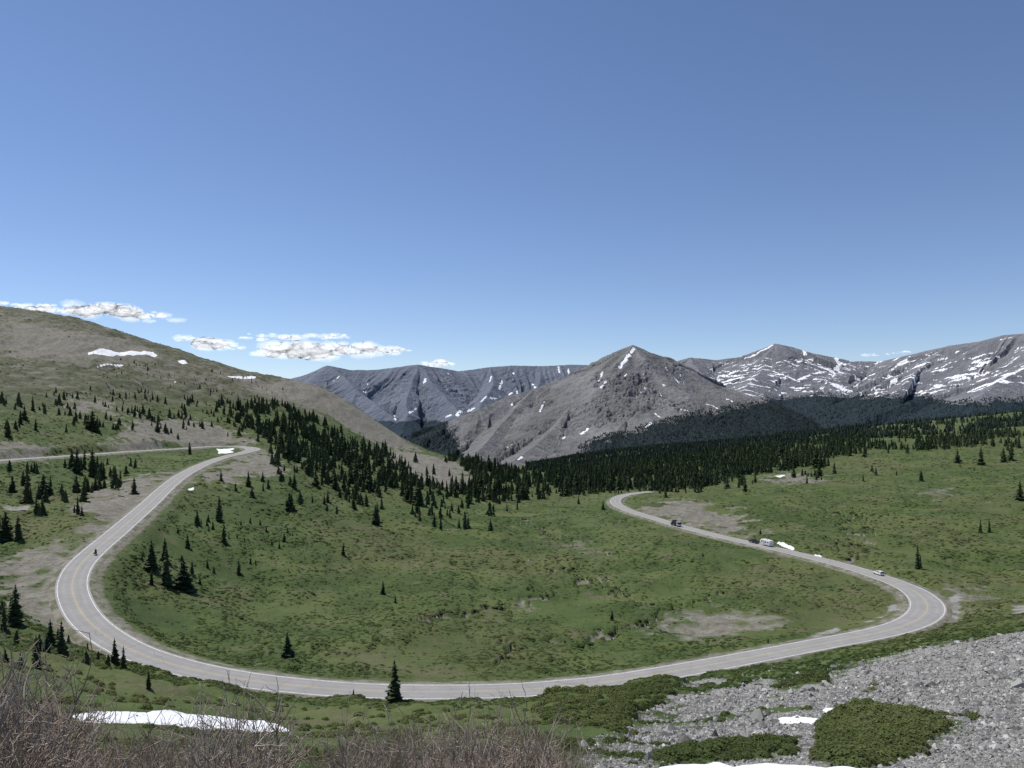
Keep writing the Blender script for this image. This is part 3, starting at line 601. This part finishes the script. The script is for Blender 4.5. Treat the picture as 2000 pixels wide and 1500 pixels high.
# ------------------------------------------------------------ rocks
def rock(seed):
    q=np.random.default_rng(seed);bm=bmesh.new();bmesh.ops.create_icosphere(bm,subdivisions=1,radius=.5)
    pl=[(lambda d:d/np.linalg.norm(d))(q.normal(0,1,3)) for _ in range(7)]
    V=np.array([v.co[:] for v in bm.verts]);Fc=np.array([[v.index for v in f.verts] for f in bm.faces]);bm.free()
    for p in pl:
        d=V@p;c=q.uniform(.22,.4);V=V-np.outer(np.clip(d-c,0,None),p)
    return V*np.array([1.3,1,.75]),Fc
def rock_s(seed):
    q=np.random.default_rng(seed)
    V=np.array([(.5,0,0),(-.5,0,0),(0,.42,0),(0,-.42,0),(0,0,.36),(0,0,-.3),(.3,.3,.2),(-.3,-.28,.22)])*q.uniform(.7,1.2,(8,3))
    Fc=[(0,2,6),(6,2,4),(0,6,4),(2,1,4),(1,7,4),(1,3,7),(7,3,4),(3,0,4),(0,5,2),(2,5,1),(1,5,3),(3,5,0)]
    return V,np.array(Fc)
rm=M('scree_stone');rc=rm.ramp(rm.attr('rnd'),[(0.,(.13,.127,.118)),(.5,(.25,.245,.232)),(.85,(.37,.362,.345)),(1.,(.52,.51,.49))])
rm.col(rm.mix(rm.ramp(rm.noise(4,4),[(.45,0.),(.7,.4)]),rc,(.17,.16,.135)));STONE=rm.m
N=230000;uu=rng.uniform(.1,.85,N);dd=np.exp(rng.uniform(math.log(17),math.log(175),N));x=uu*dd;y=dd
z,s_,d_,sn_,w_,h_,rd_=height(x,y,True)
keep=(s_>rng.uniform(.0,.9,N))&(sn_<.3)&(rd_>2.5)
x,y,z=x[keep],y[keep],z[keep];n=len(x);s=.075*np.exp(rng.normal(0,.65,n))*np.clip(y/38,.5,2.3)
V,Fc,Aa=merge([rock_s(i) for i in range(8)],np.stack([x,y,z+.03*s],1),np.stack([s,s,s],1)*rng.uniform(.7,1.3,(n,3)),rng.uniform(0,6,n),rng.integers(0,8,n))
ob=mk('scree',V,Fc,STONE,False,dict(rnd=Aa));ob['kind']='stuff';ob['label']='loose grey scree stones on the slope';ob['category']='rocks'
N=13000;uu=rng.uniform(-.85,.85,N);dd=np.exp(rng.uniform(math.log(60),math.log(1050),N));x=uu*dd;y=dd
z,s_,d_,sn_,w_,h_,rd_=height(x,y,True)
keep=(((d_>.45)&(rng.random(N)<.85))|(s_>.4)&(rng.random(N)<.4)|(rng.random(N)<.04)|((h_>.4)&(rng.random(N)<.25))|((rd_<5)&(rng.random(N)<.3)))&(rd_>2)
x,y,z=x[keep],y[keep],z[keep];n=len(x);s=.38*np.exp(rng.normal(0,.5,n))*np.clip(y/300,.5,2.4)
V,Fc,Aa=merge([rock(i+20) for i in range(6)],np.stack([x,y,z],1),np.stack([s,s,s],1)*rng.uniform(.7,1.3,(n,3)),rng.uniform(0,6,n),rng.integers(0,6,n))
ob=mk('boulders',V,Fc,STONE,False,dict(rnd=Aa));ob['kind']='stuff';ob['label']='grey boulders strewn over dirt banks';ob['category']='rocks'
# ------------------------------------------------------------ bare shrubs
def tubes(lines,n=3):
    V=[];Fc=[]
    for P,r0,r1 in lines:
        P=np.array(P);m=len(P);i0=len(V)
        for k in range(m):
            d=P[min(k+1,m-1)]-P[max(k-1,0)];d=d/(np.linalg.norm(d)+1e-9)
            a=np.cross(d,[.21,.97,.1]);a/=np.linalg.norm(a)+1e-9;b=np.cross(d,a);r_=r0+(r1-r0)*k/(m-1)
            for q in range(n):
                V.append(P[k]+a*r_*math.cos(q*6.283/n)+b*r_*math.sin(q*6.283/n))
        for k in range(m-1):
            for q in range(n): Fc.append((i0+k*n+q,i0+k*n+(q+1)%n,i0+(k+1)*n+(q+1)%n,i0+(k+1)*n+q))
    return np.array(V),np.array(Fc)
def bare(seed,stems=28):
    q=np.random.default_rng(seed);L=[]
    def grow(p,d,ln,r_,lv):
        P=[p];k=5 if lv==0 else 4
        for s in range(k):
            d=d+q.normal(0,.17,3)+np.array([0,0,.03]);d=d/np.linalg.norm(d);p=p+d*ln/k;P.append(p)
        L.append((P,r_,r_*.5))
        if lv<2:
            for c in range(q.integers(4,8) if lv==0 else q.integers(2,5)):
                j=q.integers(1,k+1);dd=d+q.normal(0,.65,3);dd[2]=abs(dd[2])*.7+.1;dd/=np.linalg.norm(dd)
                grow(P[j],dd,ln*q.uniform(.25,.45),r_*.68,lv+1)
    for s in range(stems):
        a=q.uniform(0,6.283);rr_=q.uniform(0,.3);p=np.array([rr_*math.cos(a),rr_*math.sin(a),-.08])
        sp=q.uniform(.1,1.2);d=np.array([math.cos(a)*sp,math.sin(a)*sp,1.]);d/=np.linalg.norm(d)
        grow(p,d,q.uniform(.5,1.05),.0085,0)
    return tubes(L)
tw=M('bare_twigs');oi=tw.n('ShaderNodeObjectInfo')
cc=tw.ramp(tw.noise(2.5,3),[(.3,(.25,.19,.145)),(.5,(.39,.325,.265)),(.7,(.56,.50,.44))])
tw.col(tw.mix(tw.math('MULTIPLY',oi.outputs['Random'],.6),cc,(.21,.15,.115)))
BS=[mk('bare_shrub',*bare(s),tw.m,True,None,False) for s in range(6)]
def bush(px,D,topy,wf=1.):
    x=(px-1000)/F*D;z=zg(x,D);ht=-(topy-800)/F*D-z
    if ht<.35: return
    o=bpy.data.objects.new('bare_shrub',random.choice(BS));COL.objects.link(o);o.location=(x,D,z);o.rotation_euler=(random.uniform(-.15,.15),random.uniform(-.15,.15),random.uniform(0,6.28))
    ss=ht/1.08;o.scale=(ss*wf,ss*wf,ss)
    o['label']='leafless reddish grey willow shrub with tangled twigs';o['category']='shrub';o['group']='leafless shrubs on the near slope'
tops=lambda p:np.interp(p,[-100,0,60,110,160,230,300,350,430,510,550,600,640,700,800,950,1050,1110,1160],[1268,1275,1300,1350,1405,1420,1418,1385,1350,1318,1410,1470,1435,1408,1400,1380,1405,1450,1500])
for p in range(-120,550,42):
    for D in (9.5,14,19):
        q=p+random.uniform(-22,20);bush(q,D+random.uniform(-1.5,1.5),tops(q)+random.uniform(-8,60)+(0 if D<18 else 10),.74)
for p in range(630,1120,32):
    for D in (9.,12.5,17):
        q=p+random.uniform(-16,16);bush(q,D+random.uniform(-1.2,1.2),tops(q)+random.uniform(-8,45),.74)
# ------------------------------------------------------------ clouds
cm=M('cloud_vapour_glow');lw=cm.n('ShaderNodeLayerWeight');lw.inputs[0].default_value=.5
tp=cm.n('ShaderNodeBsdfTransparent');mx=cm.n('ShaderNodeMixShader')
fac=cm.math('ADD',cm.math('MULTIPLY',cm.math('SUBTRACT',1.,lw.outputs['Facing']),1.2),cm.math('MULTIPLY',cm.math('SUBTRACT',cm.noise(.003,5,rough=.6),.5),1.2))
fac=cm.math('MULTIPLY',cm.math('SUBTRACT',fac,.4),.3,True)
df=cm.n('ShaderNodeBsdfDiffuse');df.inputs[0].default_value=(.93,.94,.96,1)
tl=cm.n('ShaderNodeBsdfTranslucent');tl.inputs[0].default_value=(.93,.94,.96,1);m2=cm.n('ShaderNodeMixShader');m2.inputs[0].default_value=.5
em=cm.n('ShaderNodeEmission');em.inputs[0].default_value=(.95,.97,1,1);em.inputs[1].default_value=.68;ad=cm.n('ShaderNodeAddShader')  # added glow stands in for sunlight scattered inside the cloud
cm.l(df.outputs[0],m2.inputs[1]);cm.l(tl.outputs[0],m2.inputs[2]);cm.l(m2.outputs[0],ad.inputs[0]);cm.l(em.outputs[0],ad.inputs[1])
cm.l(fac,mx.inputs[0]);cm.l(tp.outputs[0],mx.inputs[1]);cm.l(ad.outputs[0],mx.inputs[2]);cm.l(mx.outputs[0],cm.o.inputs[0])
bm=bmesh.new();bmesh.ops.create_icosphere(bm,subdivisions=3,radius=1)
IV=np.array([v.co[:] for v in bm.verts]);IF=np.array([[v.index for v in f.verts] for f in bm.faces]);bm.free()
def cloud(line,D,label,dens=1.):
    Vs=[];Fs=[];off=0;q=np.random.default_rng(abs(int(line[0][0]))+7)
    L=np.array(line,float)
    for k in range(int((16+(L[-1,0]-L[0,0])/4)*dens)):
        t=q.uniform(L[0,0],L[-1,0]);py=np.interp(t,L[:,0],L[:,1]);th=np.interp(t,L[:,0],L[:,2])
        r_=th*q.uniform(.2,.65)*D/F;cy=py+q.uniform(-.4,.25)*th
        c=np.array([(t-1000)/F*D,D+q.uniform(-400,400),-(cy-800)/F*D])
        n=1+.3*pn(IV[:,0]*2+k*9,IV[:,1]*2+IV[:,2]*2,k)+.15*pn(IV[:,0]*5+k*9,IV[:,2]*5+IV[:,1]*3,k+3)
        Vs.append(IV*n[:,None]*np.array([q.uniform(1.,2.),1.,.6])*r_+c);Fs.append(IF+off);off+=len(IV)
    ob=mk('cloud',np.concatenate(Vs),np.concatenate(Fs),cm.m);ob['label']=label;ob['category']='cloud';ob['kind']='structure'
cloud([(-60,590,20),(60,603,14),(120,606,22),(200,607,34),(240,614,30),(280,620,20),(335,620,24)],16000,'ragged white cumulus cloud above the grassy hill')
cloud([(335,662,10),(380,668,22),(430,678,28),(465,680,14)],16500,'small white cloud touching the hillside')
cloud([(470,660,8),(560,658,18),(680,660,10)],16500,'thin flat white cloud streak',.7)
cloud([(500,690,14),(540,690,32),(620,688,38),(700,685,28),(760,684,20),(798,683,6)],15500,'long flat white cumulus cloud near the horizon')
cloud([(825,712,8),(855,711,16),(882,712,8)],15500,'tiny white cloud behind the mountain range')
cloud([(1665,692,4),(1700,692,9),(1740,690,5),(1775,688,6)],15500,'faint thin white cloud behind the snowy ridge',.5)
# ------------------------------------------------------------ vehicles
def prism(name,prof,hw,mat,root,bevel=.05,label=None,x=0):
    bm=bmesh.new();f=hw if callable(hw) else (lambda z:hw)
    a=[bm.verts.new((x-f(z),y,z)) for y,z in prof];b=[bm.verts.new((x+f(z),y,z)) for y,z in prof];n=len(prof)
    bm.faces.new(a);bm.faces.new(b[::-1])
    for i in range(n): bm.faces.new((a[i],b[i],b[(i+1)%n],a[(i+1)%n]))
    bmesh.ops.recalc_face_normals(bm,faces=bm.faces)
    if bevel: bmesh.ops.bevel(bm,geom=list(bm.edges),offset=bevel,segments=2,affect='EDGES')
    me=bpy.data.meshes.new(name);bm.to_mesh(me);bm.free();me.materials.append(mat)
    o=bpy.data.objects.new(name,me);COL.objects.link(o);o.parent=root
    if label:o['label']=label
    return o
def rect(y0,y1,z0,z1): return [(y0,z0),(y1,z0),(y1,z1),(y0,z1)]
def wheel(root,x,y,r_,w=.22):
    bm=bmesh.new();bmesh.ops.create_cone(bm,cap_ends=True,segments=20,radius1=r_,radius2=r_,depth=w,matrix=Matrix.Translation((x,y,r_))@Matrix.Rotation(math.pi/2,4,'Y'))
    bmesh.ops.bevel(bm,geom=[e for e in bm.edges if len(e.link_faces)==2 and any(len(f.verts)>4 for f in e.link_faces)],offset=.04,segments=2,affect='EDGES')
    me=bpy.data.meshes.new('wheel');bm.to_mesh(me);bm.free();me.materials.append(TYRE)
    o=bpy.data.objects.new('wheel',me);COL.objects.link(o);o.parent=root
    bm=bmesh.new();bmesh.ops.create_cone(bm,cap_ends=True,segments=16,radius1=r_*.6,radius2=r_*.5,depth=w+.03,matrix=Matrix.Translation((x,y,r_))@Matrix.Rotation(math.pi/2,4,'Y'))
    me=bpy.data.meshes.new('rim');bm.to_mesh(me);bm.free();me.materials.append(CHROME)
    p=bpy.data.objects.new('rim',me);COL.objects.link(p);p.parent=o
TYRE=plain('tyre_rubber',(.02,.02,.02),.9);CHROME=plain('rim_metal',(.4,.4,.42),.35,.8);GLASS=plain('dark_glass',(.02,.025,.03),.08,0,.6)
WPAINT=plain('white_paint',(.8,.8,.79),.3);DPAINT=plain('dark_paint',(.03,.035,.045),.3);BLACK=plain('black_plastic',(.02,.02,.02),.6);LAMP=plain('lamp_lens',(.7,.7,.66),.15);RED=plain('tail_lens',(.45,.02,.02),.2);GREY=plain('grey_trim',(.3,.31,.33),.5);SILV=plain('silver_paint',(.55,.56,.58),.25,.3)
def place(name,k,lane,label,cat,away=True):
    e=bpy.data.objects.new(name,None);COL.objects.link(e);tx,ty=TAN[k]
    if not away: tx,ty=-tx,-ty
    e.location=(ROAD[k,0]+ty*lane,ROAD[k,1]-tx*lane,ROAD[k,2]);e.rotation_euler=(0,0,math.atan2(-tx,ty));e['label']=label;e['category']=cat;return e
def root_at(name,px,py,lane,away,label,cat):
    x,y=hit(px,py);k=int(np.argmin((ROAD[:,0]-x)**2+(ROAD[:,1]-y)**2+1e5*(np.abs(1000+ROAD[:,0]/ROAD[:,1]*F-px)>14)))
    return place(name,k,lane,label,cat,away),k
e,_=root_at('car',1712,1124,1.9,True,'white estate car with roof rails driving on the road','car')
prism('body',[(-2.35,.35),(2.3,.35),(2.38,.6),(2.3,.82),(1.25,1.0),(-2.3,1.05),(-2.4,.7)],.92,WPAINT,e,.07)
prism('cabin',[(-2.28,1.0),(1.25,.98),(.45,1.52),(-.2,1.6),(-1.9,1.56)],lambda z:.86-.2*(z-1.),WPAINT,e,.05)
for s in(-1,1): prism('side_window',[(-1.95,1.08),(.85,1.06),(.35,1.44),(-1.8,1.46)],.015,GLASS,e,0,x=s*.83)
prism('windscreen',[(1.27,1.02),(.52,1.52),(.46,1.50),(1.2,1.0)],.66,GLASS,e,0)
prism('rear_window',[(-2.31,1.08),(-2.28,1.08),(-1.96,1.5),(-2.0,1.5)],.66,GLASS,e,0)
for s in(-1,1):
    prism('roof_rail',rect(-1.7,.1,1.62,1.67),.025,BLACK,e,0,x=s*.62);prism('headlight',rect(2.2,2.4,.66,.82),.17,LAMP,e,.02,x=s*.68);prism('tail_light',rect(-2.43,-2.3,.75,1.0),.1,RED,e,.02,x=s*.78)
    for yy in(-1.4,1.45): wheel(e,s*.84,yy,.34)
prism('bumper',rect(2.3,2.44,.33,.55),.85,BLACK,e,.03)
e,k=root_at('pickup_truck',1467,1062,1.9,True,'dark pickup truck towing a white travel trailer','pickup truck')
prism('body',[(-2.8,.55),(2.8,.55),(2.85,1.0),(2.7,1.15),(1.3,1.22),(-2.8,1.22)],.98,DPAINT,e,.06)
prism('cab',[(-1.1,1.2),(1.35,1.2),(.6,1.85),(-1.0,1.88)],lambda z:.92-.15*(z-1.2),DPAINT,e,.05)
for s in(-1,1): prism('side_window',[(-.95,1.3),(1.,1.3),(.5,1.74),(-.9,1.76)],.015,GLASS,e,0,x=s*.885)
prism('windscreen',[(1.4,1.24),(.68,1.84),(.62,1.82),(1.3,1.22)],.7,GLASS,e,0)
prism('truck_bed_cover',rect(-2.7,-1.2,1.225,1.27),.85,BLACK,e,.01)
for s in(-1,1):
    prism('headlight',rect(2.74,2.88,.85,1.05),.16,LAMP,e,.02,x=s*.76);prism('tail_light',rect(-2.84,-2.75,.8,1.1),.08,RED,e,.02,x=s*.88)
    for yy in(-1.8,1.85): wheel(e,s*.88,yy,.42,.28)
kk=k
while np.hypot(*(ROAD[kk,:2]-ROAD[k,:2]))<7.9: kk-=1
e=place('travel_trailer',kk,1.9,'white travel trailer with dark stripe behind a pickup','caravan')
prism('body',[(-3.3,.6),(2.9,.6),(3.4,1.2),(3.3,2.3),(2.7,2.95),(-3.1,2.95),(-3.4,2.5)],1.2,WPAINT,e,.1)
for s in(-1,1):
    for a,b in((-2.6,-1.7),(-1.0,.2),(1.6,2.5)): prism('window',rect(a,b,1.6,2.2),.015,GLASS,e,0,x=s*1.2)
    prism('stripe',rect(-3.2,3.1,.95,1.15),.012,GREY,e,0,x=s*1.2);prism('door',rect(.5,1.2,.75,2.55),.02,SILV,e,.01,x=s*1.2)
    for yy in(-.75,.15): wheel(e,s*1.05,yy,.36)
prism('roof_vent',rect(-.6,.6,2.95,3.15),.35,WPAINT,e,.04);prism('drawbar',rect(3.3,4.9,.55,.68),.08,BLACK,e,0)
e,_=root_at('truck',1324,1029,1.9,False,'dark flatbed truck carrying machinery','truck')
prism('chassis',rect(-4.4,4.2,.6,.9),.5,BLACK,e,.03)
prism('cab',[(2.3,.7),(4.5,.7),(4.55,1.5),(4.2,2.6),(3.9,2.9),(2.3,2.9)],1.15,SILV,e,.08)
prism('windscreen',[(4.6,1.55),(4.28,2.55),(4.2,2.55),(4.5,1.55)],.95,GLASS,e,0)
for s in(-1,1): prism('side_window',rect(3.0,4.05,1.7,2.4),.015,GLASS,e,0,x=s*1.15)
prism('flatbed',rect(-4.6,2.1,.95,1.2),1.25,BLACK,e,.03)
prism('machine_body',[(-3.6,1.25),(.9,1.25),(1.4,2.0),(.6,2.6),(-.6,2.75),(-.9,3.2),(-2.3,3.2),(-2.7,2.3),(-3.6,2.1)],.95,DPAINT,e,.08)
prism('machine_arm',[(-.6,2.8),(1.3,3.0),(1.9,1.7),(2.05,1.7),(1.5,3.3),(-.6,3.1)],.15,BLACK,e,.03)
for s in(-1,1):
    prism('headlight',rect(4.48,4.6,.95,1.15),.15,LAMP,e,.02,x=s*.85)
    for yy in(-3.4,-2.3,3.4): wheel(e,s*1.0,yy,.5,.32)
e,_=root_at('motorcycle',172,1085,1.6,False,'black touring motorcycle ridden along the curve','motorcycle')
for yy in(-.75,.78): wheel(e,0,yy,.33,.14)
prism('frame',[(-.6,.35),(.5,.35),(.65,.8),(.2,.85),(-.7,.75)],.14,BLACK,e,.04);prism('fuel_tank',[(-.05,.8),(.55,.85),(.45,1.08),(.05,1.02)],.17,RED,e,.05)
prism('saddle',[(-.85,.78),(-.02,.8),(-.1,.9),(-.8,.95)],.16,BLACK,e,.04);prism('windscreen',[(.6,1.05),(.75,1.0),(.55,1.4),(.5,1.4)],.2,GLASS,e,.01)
prism('handlebar',rect(.48,.54,1.08,1.13),.4,CHROME,e,.01);prism('fork',[(.78,.3),(.84,.3),(.58,1.1),(.52,1.1)],.1,CHROME,e,.01);prism('headlight',rect(.66,.78,.88,1.02),.09,LAMP,e,.03)
for s in(-1,1): prism('pannier',rect(-1.0,-.5,.45,.85),.1,BLACK,e,.03,x=s*.3)
J=[((0,-.25,.98),.17),((0,-.2,1.2),.16),((0,-.1,1.42),.19),((0,-.04,1.55),.08),((0,0,1.66),.11),((0,0,1.78),.1),
 ((.2,-.1,1.42),.08),((.32,.12,1.2),.06),((.33,.42,1.12),.05),((-.2,-.1,1.42),.08),((-.32,.12,1.2),.06),((-.33,.42,1.12),.05),
 ((.17,-.2,.93),.11),((.24,.2,.82),.085),((.24,.0,.42),.065),((.24,.14,.36),.05),((-.17,-.2,.93),.11),((-.24,.2,.82),.085),((-.24,.0,.42),.065),((-.24,.14,.36),.05)]
E=[(0,1),(1,2),(2,3),(3,4),(4,5),(2,6),(6,7),(7,8),(2,9),(9,10),(10,11),(0,12),(12,13),(13,14),(14,15),(0,16),(16,17),(17,18),(18,19)]
me=bpy.data.meshes.new('person');me.from_pydata([j[0] for j in J],E,[])
o=bpy.data.objects.new('person',me);COL.objects.link(o);o.location=e.location;o.rotation_euler=e.rotation_euler
sk=o.modifiers.new('Skin','SKIN')
for i,j in enumerate(J): me.skin_vertices[0].data[i].radius=(j[1],j[1])
me.skin_vertices[0].data[0].use_root=True
o.modifiers.new('Sub','SUBSURF').levels=1;o.modifiers['Sub'].render_levels=1;me.materials.append(plain('black_riding_suit',(.03,.03,.035),.7))
o['label']='rider in black suit and helmet seated on a motorcycle';o['category']='person'
bm=bmesh.new();bmesh.ops.create_icosphere(bm,subdivisions=2,radius=.15,matrix=Matrix.Translation((0,.01,1.74)))
me=bpy.data.meshes.new('helmet');bm.to_mesh(me);bm.free();me.materials.append(DPAINT);hl=bpy.data.objects.new('helmet',me);COL.objects.link(hl);hl.parent=o
# ------------------------------------------------------------ light, world, camera
el=math.radians(60);az=math.radians(-55)
S=Vector((math.sin(az)*math.cos(el),math.cos(az)*math.cos(el),math.sin(el)))
L=bpy.data.lights.new('sun','SUN');L.energy=4.8;L.angle=math.radians(.5);L.color=(1,.96,.9)
o=bpy.data.objects.new('sun',L);COL.objects.link(o);o.rotation_euler=S.to_track_quat('Z','Y').to_euler();o.location=(0,0,200)
w=bpy.data.worlds.new('World');sc.world=w;w.use_nodes=True;nt=w.node_tree;bg=nt.nodes['Background']
sk=nt.nodes.new('ShaderNodeTexSky');sk.sky_type='NISHITA';sk.sun_disc=False;sk.sun_elevation=el;sk.sun_rotation=az;sk.altitude=3600;sk.air_density=1.25;sk.dust_density=.2;sk.ozone_density=1.3
mu=nt.nodes.new('ShaderNodeMix');mu.data_type='RGBA';mu.blend_type='MULTIPLY';mu.inputs[0].default_value=1;mu.inputs[7].default_value=(.9,.92,1.03,1)
nt.links.new(sk.outputs[0],mu.inputs[6]);nt.links.new(mu.outputs[2],bg.inputs[0]);bg.inputs[1].default_value=.113
cd=bpy.data.cameras.new('camera');cam=bpy.data.objects.new('camera',cd);COL.objects.link(cam);sc.camera=cam
cd.sensor_width=36;cd.lens=36*F/2000;cd.shift_y=.025;cd.clip_end=100000;cd.clip_start=.1
cam.location=(0,0,0);cam.rotation_euler=(math.pi/2,0,0)
